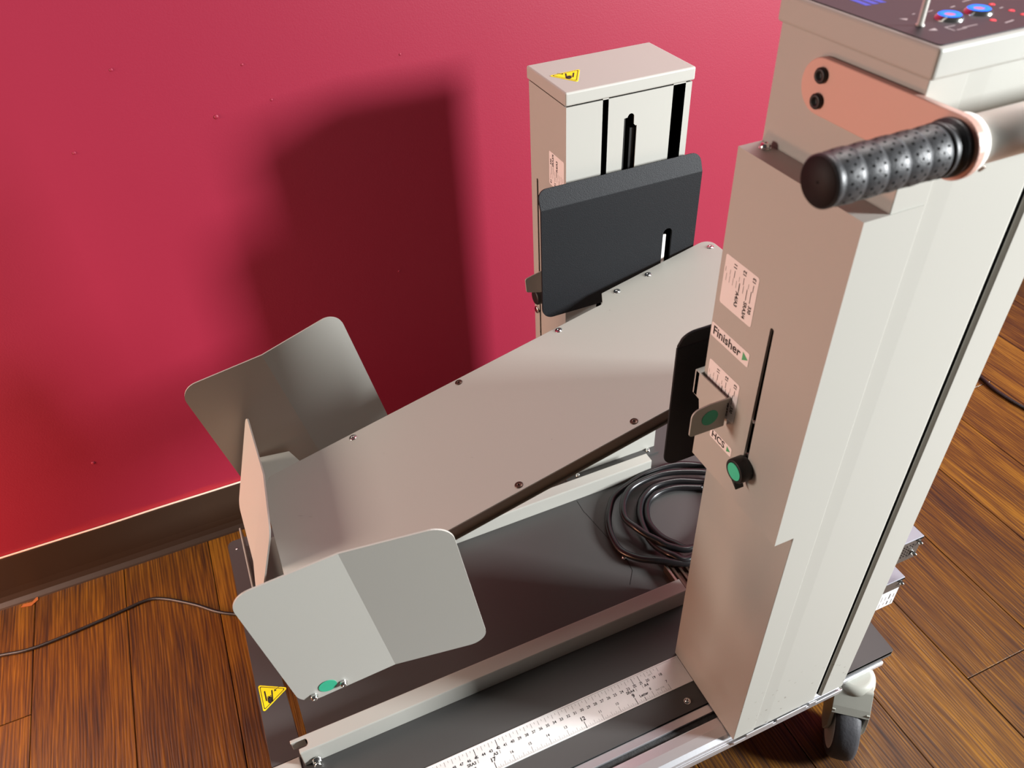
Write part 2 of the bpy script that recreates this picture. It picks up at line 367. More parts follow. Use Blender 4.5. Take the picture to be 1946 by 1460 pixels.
# frame under the plate, front aluminium extrusion
b = MB()
b.box((-.692, -.03, -.036), (-.66, .51, -.0065), M_beige); b.box((.085, -.03, -.036), (.118, .43, -.0065), M_beige)
b.box((-.66, .475, -.036), (.085, .508, -.0065), M_beige); b.box((-.66, .0, -.036), (.085, .03, -.0065), M_beige)
b.build('under_frame', cart, bevel=.001)
b = MB(); b.box((-.700, .005, -.020), (-.6565, .1195, .0022), M_beige); b.build('end_bracket', cart, bevel=.0012)
b = MB()
F = fr((-.70, 0, 0), (0, 1, 0), (0, 0, 1))
prof = [(-.0375, -.002), (-.0490, -.0005), (-.0490, -.009), (-.0580, -.009), (-.0580, -.0010), (-.0700, .0000), (-.0815, -.0015), (-.0875, -.0045), (-.0885, -.008), (-.0915, -.0085), (-.0925, -.011), (-.0925, -.0185), (-.0375, -.0185)]
b.prism(prof, .700+.030, F, M_alu)
prof2 = [(-.0375, -.0140), (-.0815, -.0140), (-.0835, -.0155), (-.0835, -.0215), (-.0375, -.0215)]
b.prism(prof2, .0835, fr((.0305, 0, 0), (0, 1, 0), (0, 0, 1)), M_alu)
b.box((-.70, -.0380, -.0200), (.03, -.0340, -.0062), M_fuzz); b.box((-.70, -.0578, -.0090), (.0, -.0492, -.0045), M_fuzz)
ext = b.build('front_extrusion', cart, bevel=.0008, label='bright aluminium channel along the near edge')
b = MB()
for x0, x1 in ((-.125, -.083), (-.078, -.030), (-.026, -.014)):
    b.box((x0, -.0945, -.006), (x1, -.0930, .0018), M_alu)
b.box((-.144, -.0945, -.010), (.0298, -.0925, -.004), M_alu)
b.build('front_lip', cart, bevel=.0006)
b = MB(); b.box((.0305, -.0800, -.0125), (.1285, -.0786, -.0004), M_dark); b.build('plate_edge', cart, bevel=.0005)

# ruler --------------------------------------------------------------------
r_ = MB(); r_.prism(rect(-.66, -.0025, -.1446, .0382), .0010, TOP(), M_ruler)
r_.prism(rect(-.66, .0366, -.1446, .0382), .0006, TOP(), M_ruler, base=.0010)
def tick(x, y0, y1, w=.00028, m=M_inkg): r_.sheet(rect(x-w, y0, x+w, y1), TOP(), m, .00112)
WR = .0350
for k in range(36, 120):
    c = k/2; major = k % 2 == 0
    tick(-c/100, WR-(.0062 if major else .0028), WR, .00024 if major else .0002)
for c, L in ((21, .0115), (22, .0115), (42, .0125), (45, .0125)): tick(-c/100, WR-L, WR, .00034, M_ink)
for c in range(18, 58): r_.text(str(c), .0052, fr((-c/100-.0002, .0234, 0), (1, 0, 0), (0, 1, 0)), M_ink, .00114, bold=.02)
for k in range(7*16, 23*16+1):
    x = -k*.0254/16
    L = .0085 if k % 16 == 0 else .0062 if k % 8 == 0 else .0047 if k % 4 == 0 else .0033 if k % 2 == 0 else .0020
    tick(x, -.0010, -.0010+L, .00017 if k % 16 else .00028)
for i in range(7, 23):
    big = i in (9, 12, 17); x = -i*.0254
    if i in (9, 12, 17): tick(x, -.001, .0088, .0004, M_ink)
    r_.text(str(i if i != 8 else 8), .0074 if big else .0050, fr((x, .0114 if not big else .0122, 0), (1, 0, 0), (0, 1, 0)), M_ink, .00114, bold=.035 if big else .015)
for s, x, y, sz in (('SRA3', -.4586, .0178, .0054), ('SRA4', -.2296, .0184, .0054), ('A3', -.4258, .0178, .0054), ('A4', -.2050, .0184, .0054), ('Letter', -.2150, .0080, .0052)):
    r_.text(s, sz, fr((x, y, 0), (1, 0, 0), (0, 1, 0)), M_ink, .00114, bold=.03)
for x in (-.4500, -.2208, -.2108, -.4199): tick(x, .0160, .0205, .00022, M_ink)
tick(-.2159, -.001, .0045, .0004, M_ink)
r_.text('CM', .0030, fr((-.1941, .0291, 0), (1, 0, 0), (0, 1, 0)), M_inkg, .00114)
r_.text('Inch 1/16', .0034, fr((-.1908, .0064, 0), (1, 0, 0), (0, 1, 0)), M_inkg, .00114)
r_.build('ruler', cart, bevel=.0002, seg=1, label='silver ruler strip with centimetre and inch scales')

# rails --------------------------------------------------------------------
def rail(x0, x1, y0, y1, z, name, notch=False):
    m = MB()
    if notch:
        m.prism(rpoly([(x0, y0), (x1, y0), (x1, y1), (x0-.0165, y1), (x0-.0165, y1-.005), (x0+.004, y1-.005), (x0+.004, y0+.0065), (x0-.008, y0+.0065), (x0-.008, y0)],
                      [0, 0, 0, 0, 0, .004, .004, 0, 0]), -.0018, TOP(z), M_beige)
        m.prism(rect(x0-.008, .0, x1, z-.0018), -.0018, FRONT(y0), M_beige)
        m.prism(rect(x0-.0165, .012, x0+.02, z-.0018), -.0018, FRONT(y1-.0018), M_beige)
    else:
        m.prism(rect(x0, y0, x1, y1), -.0018, TOP(z), M_beige)
        m.prism(rect(x0, .006 if False else .0, x1, z-.0018), -.0018, FRONT(y0), M_beige)
    m.prism(rect(x0, .0, x1, z-.0018), -.0018, FRONT(y1-.0018), M_beige)
    return m.build(name, cart, bevel=.0009)
r2 = rail(-.6440, -.088, .1049, .1266, .0344, 'rail', True)
m = MB(); m.lathe([(0, .0062), (.0012, .0062), (.0012, .0055), (.0055, .0055)], (-.6363, .1031, .0080), (0, -1, 0), M_chrome, 24)
m.lathe([(.0055, .0050), (.010, .0050)], (-.6363, .1031, .008), (0, -1, 0), M_chrome, 6); m.build('bolt', r2)
r1 = rail(-.60, .0038, .3530, .3718, .0300, 'rail')

# parts around the rail end and the rear tower foot
m = MB()
m.box((-.084, .104, .0005), (-.030, .168, .010), M_copper)
for k in range(5): m.box((-.078+k*.010, .108, .010), (-.074+k*.010, .164, .0135), M_copper)
m.box((-.086, .104, .0005), (-.082, .168, .016), M_steel)
tb = m.build('motor_terminal', cart, bevel=.0006, label='copper toned ribbed metal bracket')
m = MB(); m.screw((-.080, .110, .012), (0, 0, 1), .0042, M_chrome, h=.005); m.build('screw', tb)

# rear tower ---------------------------------------------------------------
m = MB(); ZT = .6655
kh = [(-.0565, .40), (-.0552, .6185), (-.0505, .6190), (-.0500, .6205), (-.0482, .6228), (-.0459, .6235), (-.0432, .6228), (-.0412, .6205), (-.0408, .6090), (-.0385, .6068), (-.0366, .6068), (-.0366, .40)]
m.prism(rect(XA, .0, XB, ZT-.018), -.0016, FRONT(YC), M_beige, holes=[rect(-.0862, .16, -.0782, .6490), rect(.0133, .16, .0312, .6490), kh])
a0, a1 = -(YD), -(YC+.0016)
m.prism(rect(a0, .0, a1, ZT-.018), -.0016, LEFT(XA), M_beige, holes=[rpoly([(-.4930, .24), (-.4880, .24), (-.4880, .5200), (-.4930, .5200)], .0024)])
m.prism(rect(a0, .0, a1, ZT-.018), -.0016, LEFT(XB-.0016), M_beige)
m.box((XA+.0016, YD-.0016, 0), (XB-.0016, YD, ZT-.018), M_beige)
m.box((XA+.006, YC+.014, .003), (XB-.006, YD-.006, ZT-.020), M_void)
m.box((-.0565, YC+.003, .02), (-.0515, YC+.012, .617), M_black); m.box((-.0440, YC+.004, .02), (-.0368, YC+.012, .603), M_black)
tower2 = m.build('tower', cart, bevel=.0007, label='rear tower against the wall')
m = MB(); m.box((XA-.0022, YC-.0022, .6495), (XB+.0022, YD+.0022, .6659), M_beige)
cap2 = m.build('tower_cap', tower2, bevel=.0022, seg=3)
warning(TOP(.6659), [(-.0858, .4650), (-.1297, .4631), (-.108, .4269)], parent=tower2)
m = MB()
for x in (-.1142, .0247): m.screw((x, .3975, .004), (0, 0, 1), .0042, M_chrome)
m.box((XA, .388, .0), (XB, YC, .004), M_dark)
m.build('foot_flange', tower2, bevel=.0005)
m = MB(); m.lathe([(0, .0062), (.003, .0062), (.004, .005)], (XA, .4985, .2965), (-1, 0, 0), M_chrome, 8); m.build('bolt', tower2)
m = MB(); m.sheet(circ(-.4915, .2574, .0012, 10, .0024), LEFT(XA), M_void, .0003); m.build('pin_hole', tower2)

def size_label(F, w, h, parent, flip=False, cut=None):
    """F origin = top-left corner of sticker; a to the right, b up"""
    m = MB(); m.prism(rrect(0, -h, w, 0, .0025), .0003, F, M_stick)
    Z = .00045
    def line(a, b0, b1, t=.00022, mt=M_ink): m.sheet(rect(a-t, -h+b0*h, a+t, -h+b1*h), F, mt, Z)
    A = lambda f: f*w
    for f, lg in ((.045, 0), (.19, 0), (.32, 1), (.47, 0), (.60, 1), (.75, 0), (.885, 1)):
        line(A(f), .66, .80 if lg else .76, .0003 if lg else .0002, M_ink if lg else M_inkg)
    for f in (.09, .195, .30, .405): line(A(f), .50, .645, .0002, M_inkg)
    line(A(.50), .50, .645, .0006, M_inkg)
    for f in (.62, .73, .85): line(A(f), .50, .65, .00022, M_ink)
    line(A(.50), .44, .60, .00035); line(A(.73), .42, .62, .00035); line(A(.85), .42, .66, .00035)
    def rot(f, g, txt, size, cw):
        if cw: fx, fy = (0, -1), (1, 0)
        else: fx, fy = (0, 1), (-1, 0)
        o = F @ Vector((A(f), -h+g*h, Z)); ax = F.to_3x3() @ Vector((fx[0], fx[1], 0)); ay = F.to_3x3() @ Vector((fy[0], fy[1], 0))
        m.text(txt, size, fr(o, ax, ay), M_ink, .0, bold=.03)
    for f, t in ((.32, '11'), (.60, '12'), (.885, '13')): rot(f, .885, t, .0056, False)
    rot(.47, .30, 'A4/A3', .0058, True); rot(.735, .22, 'SRA3/4', .0056, True); rot(.875, .30, '330', .0054, True)
    return m.build('size_label', parent, label='white paper size sticker')
def FL(x, y, z, up=1): return fr((x, y, z), (0, -1, 0), (0, 0, 1))
size_label(FL(XA, .4515, .5765), .0440, .0440, tower2) if False else None
m_ = fr((XA, .4080, .5300), (0, 1, 0), (0, 0, -1))       # the rear sticker hangs upside down
size_label(m_, .0435, .0460, tower2)
m = MB(); m.prism(rpoly([(-.1790, .3950), (-.1550, .4010), (-.1350, .4030), (-.1350, .3650), (-.1560, .3660), (-.1775, .3720)], [.004, 0, 0, 0, 0, .004]), -.0018, FRONT(.445), M_beige)
m.prism(rect(-.455, .3650, -.400, .4030), .0018, LEFT(XA), M_beige)
lv = m.build('size_lever', tower2, bevel=.0005)
m = MB(); m.lathe([(0, .0120), (.012, .0120), (.014, .0105), (.014, .0095)], (XA, .4795, .334), (-1, 0, 0), M_black, 28); m.build('knob', tower2, label='black round locking knob')

# near tower ---------------------------------------------------------------
m = MB()
xs, xg = -.1130, -.0112
plan = [(xl, yb), (xl, yf), (xs, yf), (xs, yf+.0015), (xs+.02, yf+.0008), (xg-.0075, yf+.0008), (xg-.0045, yf+.0018), (xg-.0022, yf+.0042), (xg-.0011, yf+.0075), (xg-.0011, yf+.020),
        (xg+.0034, yf+.020), (xg+.0034, yf+.0038), (xg+.0062, yf+.0008), (xr, yf+.0008), (xr, yb)]
m.prism(plan, .8335-.0015, TOP(.0015), M_beige)
m.box((xg-.0012, yf+.0090, .003), (xg+.0036, yf+.019, .832), M_void); m.box((xg+.0024, yf+.0042, .003), (xg+.0036, yf+.0100, .832), M_void)
tower1 = m.build('tower', cart, bevel=.0007, label='taller near tower with push handle')
# sliding cover on its left side
m = MB()
slot = rpoly([(.0305, .455), (.0372, .455), (.0352, .6195), (.0307, .6195)], .0022)
ZC0, ZC1 = .4079, .7453
m.prism(rect(-yb, ZC0, .0935, ZC1), -.0028, LEFT(xc), M_beige, holes=[slot])
m.box((xc+.0028, yf+.0003, ZC0), (xl-.0002, -.0455, ZC1), M_beige)
m.box((xc+.0028, -.0220, ZC0), (xl-.0002, yb, ZC1), M_beige)
m.box((xc+.0028, -.0455, .640), (xl-.0002, -.0220, ZC1), M_beige)
m.box((xc+.0028, -.0455, ZC0), (xl-.0002, -.0220, .445), M_beige)
m.box((xc+.0080, -.0454, .4455), (xl-.0004, -.0222, .6395), M_void)
m.prism(rect(xc+.0028, ZC0, -.1150, ZC1), .0009, FRONT(yf+.0001), M_beige)
cover = m.build('side_cover', tower1)
m = MB(); m.screw((-.1520, .0300, ZC1), (0, 0, 1), .0040, M_chrome, h=.004, wash=.0046); m.build('screw', tower1)
size_label(FL(xc, .0369, .6532), .0450, .0495, tower1)
size_label(FL(xc, .0376, .5392), .0465, .0475, tower1)
def name_label(F, w, h, txt, size, parent, tri):
    m = MB(); m.prism(rrect(0, -h, w, 0, .0020), .0003, F, M_stick)
    o = F @ Vector((.0028, -h*.50, .00045)); m.text(txt, size, fr(o, F.to_3x3() @ Vector((1, 0, 0)), F.to_3x3() @ Vector((0, 1, 0))), M_ink, 0, bold=.018, align='LEFT')
    m.sheet([(tri, -h*.20), (tri, -h*.80), (tri+h*.50, -h*.5)], F, M_greenp, .00045)
    return m.build('name_label', parent, label='white sticker reading '+txt+' with green arrow')
name_label(FL(xc, .0421, .5790), .0556, .0150, 'Finisher', .0129, tower1, .0470)
name_label(FL(xc, .0206, .4640), .0348, .0112, 'HCS', .0112, tower1, .0275)
# lever with green dot
m = MB()
m.prism([(-.0486, .5180), (-.0486, .4889), (-.0390, .4880), (-.0350, .4700), (-.0010, .4900), (-.0010, .5194), (-.0020, .5194)], -.0016, LEFT(-.172), M_beige)
m.prism(rpoly([(-.2085, .4850), (-.1700, .4845), (-.1700, .5190), (-.1900, .5190), (-.2085, .5165)], [.004, 0, 0, 0, .009]), -.0018, FRONT(-.0005), M_beige)
m.prism([(-.1700, .5130), (-.1636+.0, .5180), (-.1640, .5195), (-.1740, .5190)], -.0016, FRONT(-.0006), M_beige)
m.box((-.1720, .043, .489), (-.145, .050, .518), M_beige)
lever = m.build('size_lever', tower1, bevel=.0004)
m = MB(); m.prism(circ(-.1880, .5025, .0088, 32), .0004, FRONT(-.0005), M_green); m.build('round_sticker', lever, label='round green sticker')
# locking knob
m = MB(); kc = (-.0362, .4600)
m.lathe([(0, .0125), (.0115, .0125), (.0128, .0117), (.0128, .0094), (.0122, .0092)], (xc-.0004, kc[0], kc[1]), (-1, 0, 0), M_black, 40)
m.prism([(-kc[0]-.0035, kc[1]-.0115), (-kc[0]+.0030, kc[1]-.0125), (-kc[0]+.0062, kc[1]-.0195)], .0095, LEFT(xc-.0030), M_black)
kn = m.build('knob', tower1, bevel=.0004, label='black locking knob with green centre')
m = MB(); m.prism(circ(-kc[0], kc[1], .0090, 32), .0007, LEFT(xc-.0127), mat('mint_green_cap', (.06, .58, .34), .45)); m.build('round_sticker', kn)
MB().cyl((xc+.001, -.0335, .4735), (xc+.006, -.0335, .4735), .0022, M_chrome).build('slot_pin', tower1); MB().cyl((xc+.001, -.0330, .5150), (xc+.006, -.0330, .5150), .0015, M_chrome).build('slot_pin', tower1)

# console on top
m = MB(); m.box((-.1456, -.0948, .8330), (.055, .0480, .8522), M_beige)
con = m.build('console', cart, bevel=.0024, seg=3)
m = MB(); m.prism(rrect(-.1425, -.0915, .052, .0450, .0030), .0007, TOP(.8522), M_panel)
Zp = .8530
for (x, y, w, h, ang) in ((-.0802, -.0404, .0050, .0010, .2), (-.0572, -.0575, .0040, .0009, .2), (-.0985, -.0401, .0050, .0008, .2), (-.1116, -.0393, .0030, .0008, .2), (-.0626, -.0352, .0085, .0009, .1), (-.0760, -.0800, .0085, .0011, .15), (-.1020, -.0745, .0120, .0008, .0)):
    F2 = fr((x, y, 0), (math.cos(ang), math.sin(ang), 0), (-math.sin(ang), math.cos(ang), 0)); m.sheet(rect(-w/2, -h/2, w/2, h/2), F2, M_print, Zp)
m.sheet([(-.1262, -.0420), (-.1215, -.0445), (-.1245, -.0468)], TOP(), M_print, Zp); m.sheet([(-.1285, -.0680), (-.1225, -.0672), (-.1240, -.0712)], TOP(), M_print, Zp)
for p in ((-.1120, -.0690, .0004), (-.1100, -.0760, .0004)): m.sheet(rect(p[0]-.004, p[1]-.0004, p[0]+.004, p[1]+.0004), TOP(), M_print, Zp)
m.sheet(rect(-.1165, -.0765, -.1157, -.0685), TOP(), M_print, Zp)
for k in range(3):
    x = -.1235+k*.0062; m.sheet([(x, -.0100), (x+.0042, -.0112), (x+.0050, .0060), (x+.0008, .0066)], TOP(), M_blueprint, Zp)
pn = m.build('console_panel', con, label='charcoal overlay with white and blue print')
for (x, y) in ((-.1008, -.0570), (-.0766, -.0570)):
    m = MB(); o = (x, y, .8529)
    m.lathe([(0, .0088), (.0010, .0086), (.0022, .0074), (.0026, .0070)], o, (0, 0, 1), M_chrome, 32)
    m.lathe([(.0026, .0070), (.0031, .0062), (.0027, .0034)], o, (0, 0, 1), M_blue, 32, cap=False); m.lathe([(.0022, .0035), (.0026, .0031), (.0024, .0002)], o, (0, 0, 1), M_blueb, 32)
    m.build('push_button', con, label='chrome push button with blue lit ring')
for (x, y) in ((-.0562, -.0494), (-.0819, -.0732), (-.0570, -.0650), (-.0577, -.0745)):
    MB().dome((x, y, .8529), (0, 0, 1), .0019, .0006, M_red, 20).build('indicator_lamp', con, label='small red indicator lamp')
m = MB(); m.lathe([(0, .0028), (.0008, .0026), (.0008, .0019), (.085, .0019), (.087, .0012)], (-.1257, -.0586, .8529), (0, 0, 1), mat('satin_nickel', (.75, .72, .66), .4, metal=.45), 24); m.build('rod', con, label='thin polished steel rod')

# push handle
m = MB()
hz = .8055
pl = [(.0125+.0190*math.cos(t), hz+.0190*math.sin(t)) for t in [math.pi/2+k*math.pi/16 for k in range(17)]]
pl += [(.1245+.0195*math.cos(t), hz+.0195*math.sin(t)) for t in [-math.pi/2+k*math.pi/16 for k in range(17)]]
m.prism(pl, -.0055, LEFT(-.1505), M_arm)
hd = m.build('handle_arm', cart, bevel=.0008, label='beige handle arm plate with red wall reflection in its colour')
for y, z in ((-.0127, .8135), (-.0133, .7962)):
    m = MB(); m.lathe([(0, .0054), (.0022, .0054), (.0032, .0046), (.0032, .0028), (.0006, .0026)], (-.1505, y, z), (-1, 0, 0), M_black, 28); m.build('bolt', hd, label='black socket bolt')
m = MB(); prof = [(0, .0172), (.004, .0172), (.005, .0150), (.0085, .0150), (.0095, .0162), (.0125, .0162), (.0130, .0146)]
for s in range(5):
    x0 = .0135+s*.0152
    prof += [(x0, .0147), (x0+.0006, .0158), (x0+.0040, .0160), (x0+.0090, .0157), (x0+.0135, .0152), (x0+.0148, .0147)]
prof += [(.0895, .0150), (.0905, .0154), (.0935, .0153), (.0945, .0140)]
gx, gy, gz = -.1505, -.1240, .8055
m.lathe(prof, (gx, gy, gz), (-1, 0, 0), M_rubber, 48)
for s in range(5):
    for k in range(15):
        for q in range(3):
            th = 2*math.pi*(k+(.5 if q == 1 else 0))/15; d = .0135+s*.0152+(.0035, .0070, .0105)[q]; r = (.0160, .0158, .0156)[q]+.0002
            u = Vector((0, math.cos(th), math.sin(th))); p = Vector((gx-d, gy, gz))+u*(r-.0006)
            m.lathe([(0, .0009), (.00042, .0009)], p, u, M_void, 8)
m.lathe([(.0925, .0154), (.0948, .0140), (.0949, .0010)], (gx, gy, gz), (-1, 0, 0), mat('dark_end_cap_rubber', (.010, .006, .006), .6, spec=.2), 48); m.cyl((gx-.0948, gy, gz), (gx-.0951, gy, gz), .0007, M_void, 10)
m.build('grip', hd, label='ribbed black rubber grip')
m = MB(); m.cyl((-.1452, gy, gz), (.060, gy, gz), .0150, M_white, 40); m.lathe([(0, .0180), (.0065, .0178), (.0085, .0152)], (-.1454, gy, gz), (1, 0, 0), M_white, 40)
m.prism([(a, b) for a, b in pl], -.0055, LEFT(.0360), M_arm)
bar = m.build('push_bar', hd)
m = MB(); m.lathe([(0, .0024), (.0006, .0022), (.0006, .0012)], (-.1410, gy-.0178, gz-.0080), (0, -.91, -.41), M_steel, 14); m.build('set_screw', bar)

# boxes on the far side of the tower
M_psu = mat('dark_brown_box_steel', (.050, .036, .027), .4)
M_psut = mat('grey_lid_steel', (.30, .31, .35), .45, metal=.3)
for (z0, z1, lab) in ((.1160, .1720, 1), (.2130, .2520, 0)):
    m = MB(); x1, y0 = .0985, -.0680
    m.box((xr+.0006, y0, z0), (x1, y0+.018, z1), M_psu); m.box((xr+.0006, y0-.001, z1), (x1, y0+.020, z1+.0018), M_psut)
    m.box((x1-.012, y0-.0016, z1-.0018), (x1, y0-.0005, z1-.0003), M_void)
    if not lab:
        for i in range(7):
            for k in range(5): m.sheet(circ(x1-.012-i*.0045, z0+.012+k*.0045, .0011, 8), FRONT(y0), M_void, .0004)
    bx = m.build('power_supply_box', cart, bevel=.0006)
    m = MB(); m.screw((x1-.003, y0, z1-.009), (.3, -1, -.2), .0024, M_chrome, h=.0045)
    if not lab: m.screw((x1-.008, y0, z0+.013), (.3, -1, -.2), .0028, M_chrome, h=.006)
    m.build('screw', bx)
    if lab:
        m = MB(); F3 = fr((x1-.002, y0-.0003, z1-.018), (0, 0, -1), (1, 0, 0)); F3 = FRONT(y0)
        m.prism(rect(xr+.004, z0+.002, x1-.002, z1-.020), .0003, F3, M_stick)
        for i in range(9):
            a = x1-.006-i*.0065
            for (q0, q1) in ((.004+.002*(i % 3), .014), (.018, .026+.003*(i % 2))): m.sheet(rect(a-.0012 if i == 1 else a-.0005, z0+q0, a+.0005, z0+q1), F3, M_ink if i < 2 else M_inkg, .0004)
        m.build('rating_label', bx, label='white rating sticker with fine print')

# tray ---------------------------------------------------------------------
TT = math.atan(.192); ct, st = math.cos(TT), math.sin(TT)
FT = fr((0, 0, .4108), (ct, 0, st), (0, 1, 0))
def tp(x, y): return (x/ct, y)
outline = [(-.600, .110), (-.1400, .1320), (-.1120, .1320), (-.1000, .1180), (.0780, .1180), (.0790, .3790), (-.0975, .3690), (-.1075, .3480), (-.1180, .3480), (-.587, .3210), (-.600, .300)]
m = MB(); m.prism(rpoly([tp(*p) for p in outline], [.004, 0, .006, .002, .010, .016, .0015, .006, 0, .002, .004]), -.0022, FT, M_beige)
for (x, y, l, w) in ((-.106, .330, .003, .0006), (-.565, .236, .009, .0004), (-.555, .228, .006, .0003), (-.36, .20, .004, .0003), (-.20, .24, .003, .0003), (-.45, .27, .003, .0003), (-.27, .17, .0015, .0008)):
    Fs = fr(FT @ Vector((x/ct, y, .0001)), FT.to_3x3() @ Vector((.8, -.6, 0)), FT.to_3x3() @ Vector((.6, .8, 0))); m.sheet([(-l/2, 0), (0, -w/2), (l/2, 0), (0, w/2)], Fs, M_inkg, .0001)
tray = m.build('tray', cart, bevel=.0006, label='long sloping beige paper tray')
m = MB()
m.prism([tp(-.598, .1125), tp(-.1130, .1345), tp(-.1130, .1365), tp(-.598, .1145)], -.0200, FT, M_flange_shade, base=-.0022)
m.prism([tp(-.598, .1090), tp(-.1130, .1312), tp(-.1130, .1345), tp(-.598, .1125)], -.0012, FT, M_flange_shade, base=-.0190)
m.build('tray_flange', tray, bevel=.0004, label='beige folded flange with shade in its colour')
m = MB()
m.prism([tp(-.586, .299), tp(-.1130, .330), tp(-.1130, .332), tp(-.586, .301)], -.030, FT, M_beige, base=-.0022)
m.prism([tp(-.560, .150), tp(.050, .175), tp(.050, .300), tp(-.560, .280)], -.026, FT, M_dark, base=-.0024)
m.build('tray_beam', tray)
for x, y, mt in ((-.477, .3195, M_chrome), (-.328, .3285, M_copper), (-.179, .3375, M_chrome), (-.079, .3590, M_chrome), (-.028, .3630, M_chrome), (.0700, .3600, M_chrome), (-.1790, .1390, M_copper), (-.3300, .1310, M_copper)):
    p = FT @ Vector((x/ct, y, .0001)); n = FT.to_3x3() @ Vector((0, 0, 1))
    m = MB(); m.lathe([(0, .0048), (.0004, .0048), (.0003, .0036), (.0009, .0030), (.0009, .0012), (.0002, .0011)], p, n, mt, 24); m.sheet(circ(0, 0, .0011, 6), fr(p, n.orthogonal(), n.cross(n.orthogonal())), M_void, .0003)
    m.build('screw', tray)

# side guides and end stop ---------------------------------------------------
def bent(bl, tl, bt, bb, tr, br, r, th, name, parent=cart, label=None, side=1):
    """two rounded panels sharing the fold bb-bt"""
    bl, tl, bt, bb, tr, br = (Vector(p) for p in (bl, tl, bt, bb, tr, br)); m = MB()
    for (c0, c1, flip) in ((bl, tl, 0), (br, tr, 1)):
        ax = (bb-c0) if not flip else (c0-bb); ay = (bt-bb); ayn = ay.normalized(); ax = (ax-ayn*ax.dot(ayn)).normalized(); F = fr(bb, ax, ayn); Fi = F.inverted()
        P = lambda v: tuple((Fi @ v)[:2])
        if not flip: poly = rpoly([P(c0), P(bb), P(bt), P(c1)], [r, 0, 0, r], 10)
        else: poly = rpoly([P(bb), P(c0), P(c1), P(bt)], [0, r, r, 0], 10)
        m.prism(poly, -th*side, F, M_beige)
    return m.build(name, parent, label=label)
g1 = bent((-.6208, .0637, .2022), (-.6462, .0635, .4126), (-.5411, .0598, .4253), (-.5158, .0600, .2149), (-.4380, .0365, .4377), (-.4127, .0367, .2273), .022, .0018, 'side_guide', label='near bent side guide plate')
g2 = bent((-.6163, .3903, .2014), (-.6567, .3938, .4095), (-.5527, .3889, .4297), (-.5123, .3854, .2216), (-.4507, .4099, .4492), (-.4103, .4065, .2411), .022, .0018, 'side_guide', label='far bent side guide plate')
a1 = Vector((.105, -.0037, .0127)).normalized(); a3 = Vector((-.0254, -.0002, .2104)).normalized(); gn = a1.cross(a3)
F = fr((-.5897, .0625, .2222), a1, a3)
MB().prism(circ(0, 0, .0098, 32), .0004, F, M_green, base=.0003).build('round_sticker', g1, label='round green sticker')
for p in ((-.6064, .0631, .2130), (-.5737, .0620, .2185)): MB().screw(Vector(p)+gn*.0002, gn, .0040, M_chrome, h=.0045, wash=.0044).build('screw', g1)
m = MB(); m.box((-.612, .0656, .205), (-.566, .0672, .232), M_beige); m.box((-.612, .0656, .232), (-.566, .150, .2336), M_beige); m.box((-.612, .148, .232), (-.566, .150, .268), M_beige); m.build('guide_bracket', g1, bevel=.0004)
m = MB(); m.prism(rpoly([(-.602, .375), (-.602, .320), (-.5860, .320), (-.5450, .350), (-.5560, .3790), (-.602, .3860)], 0), -.0018, TOP(.2760), M_beige); m.box((-.602, .3790, .2300), (-.556, .3806, .2742), M_beige); m.box((-.600, .25, .262), (-.56, .33, .2740), M_beige); m.build('guide_bracket', g2, bevel=.0004)

es = bent((-.6385, .3740, .2160), (-.5935, .3800, .3570), (-.5908, .2700, .3530), (-.6366, .2700, .2150), (-.6000, .1800, .3510), (-.6455, .1800, .2130), .013, .0018, 'end_stop', side=1, label='small bent end stop plate')
e1 = Vector((-.0002-.0455*0, -.09, 0)).normalized()
F = fr((-.6290, .2060, .2450), Vector((-.0089, -.09, -.001)), Vector((.0455, 0, .138)))
MB().prism(circ(0, 0, .0098, 28), .0004, F, M_green, base=.0003).build('round_sticker', es, label='round green sticker')
m = MB(); m.prism(rpoly([(-.335, .190), (-.150, .190), (-.150, .2150), (-.335, .2150)], [.004, .004, .004, .004]), .0018, LEFT(-.6430), M_beige)
m.box((-.6430, .17, .190), (-.585, .32, .1918), M_beige); m.box((-.589, .200, .190), (-.587, .27, .282), M_beige)
m.build('stop_bracket', es, bevel=.0005)

# black paddles ---------------------------------------------------------------
def paddle(yy, s, slot=True):
    """s = -1: faces the camera side (-y)"""
    m = MB(); x0, x1, z0, z1, zf = -.1812, .0570, .3660, .5560, .5320
    F = FRONT(yy)
    hole = [rpoly([(.0040, .372), (.0180, .372), (.0180, .4580), (.0040, .4580)], .0068)] if slot else []
    m.prism(rpoly([(x0, z0), (x1, z0), (x1, zf), (x0, zf)], [.016, .016, 0, 0], 8), -.003, F, M_blackpaint, holes=hole)
    dy = .010*s
    F2 = fr((0, yy, zf), (1, 0, 0), (0, -dy, z1-zf)); L_ = math.hypot(dy, z1-zf)
    m.prism(rpoly([(x0, 0), (x1, 0), (x1, L_), (x0, L_)], [0, 0, .013, .013], 8), -.003, F2, M_blackpaint)
    return m
p2 = paddle(.3820, -1).build('jogging_paddle', cart, bevel=.0012, label='black crackle coated paddle on the rear tower')
MB().box((-.055, .3856, .42), (-.038, .4170, .50), M_black).build('paddle_mount', p2); MB().box((.0040, .3870, .37), (.0120, .3890, .4460), M_white).build('guide_strip', p2)
m = paddle(.0700, 1, False); p1 = m.build('jogging_paddle', cart, bevel=.0012, label='black paddle behind the near tower')
m = MB(); m.box((-.055, .0435, .42), (-.038, .0695, .50), M_black); m.build('paddle_mount', p1)

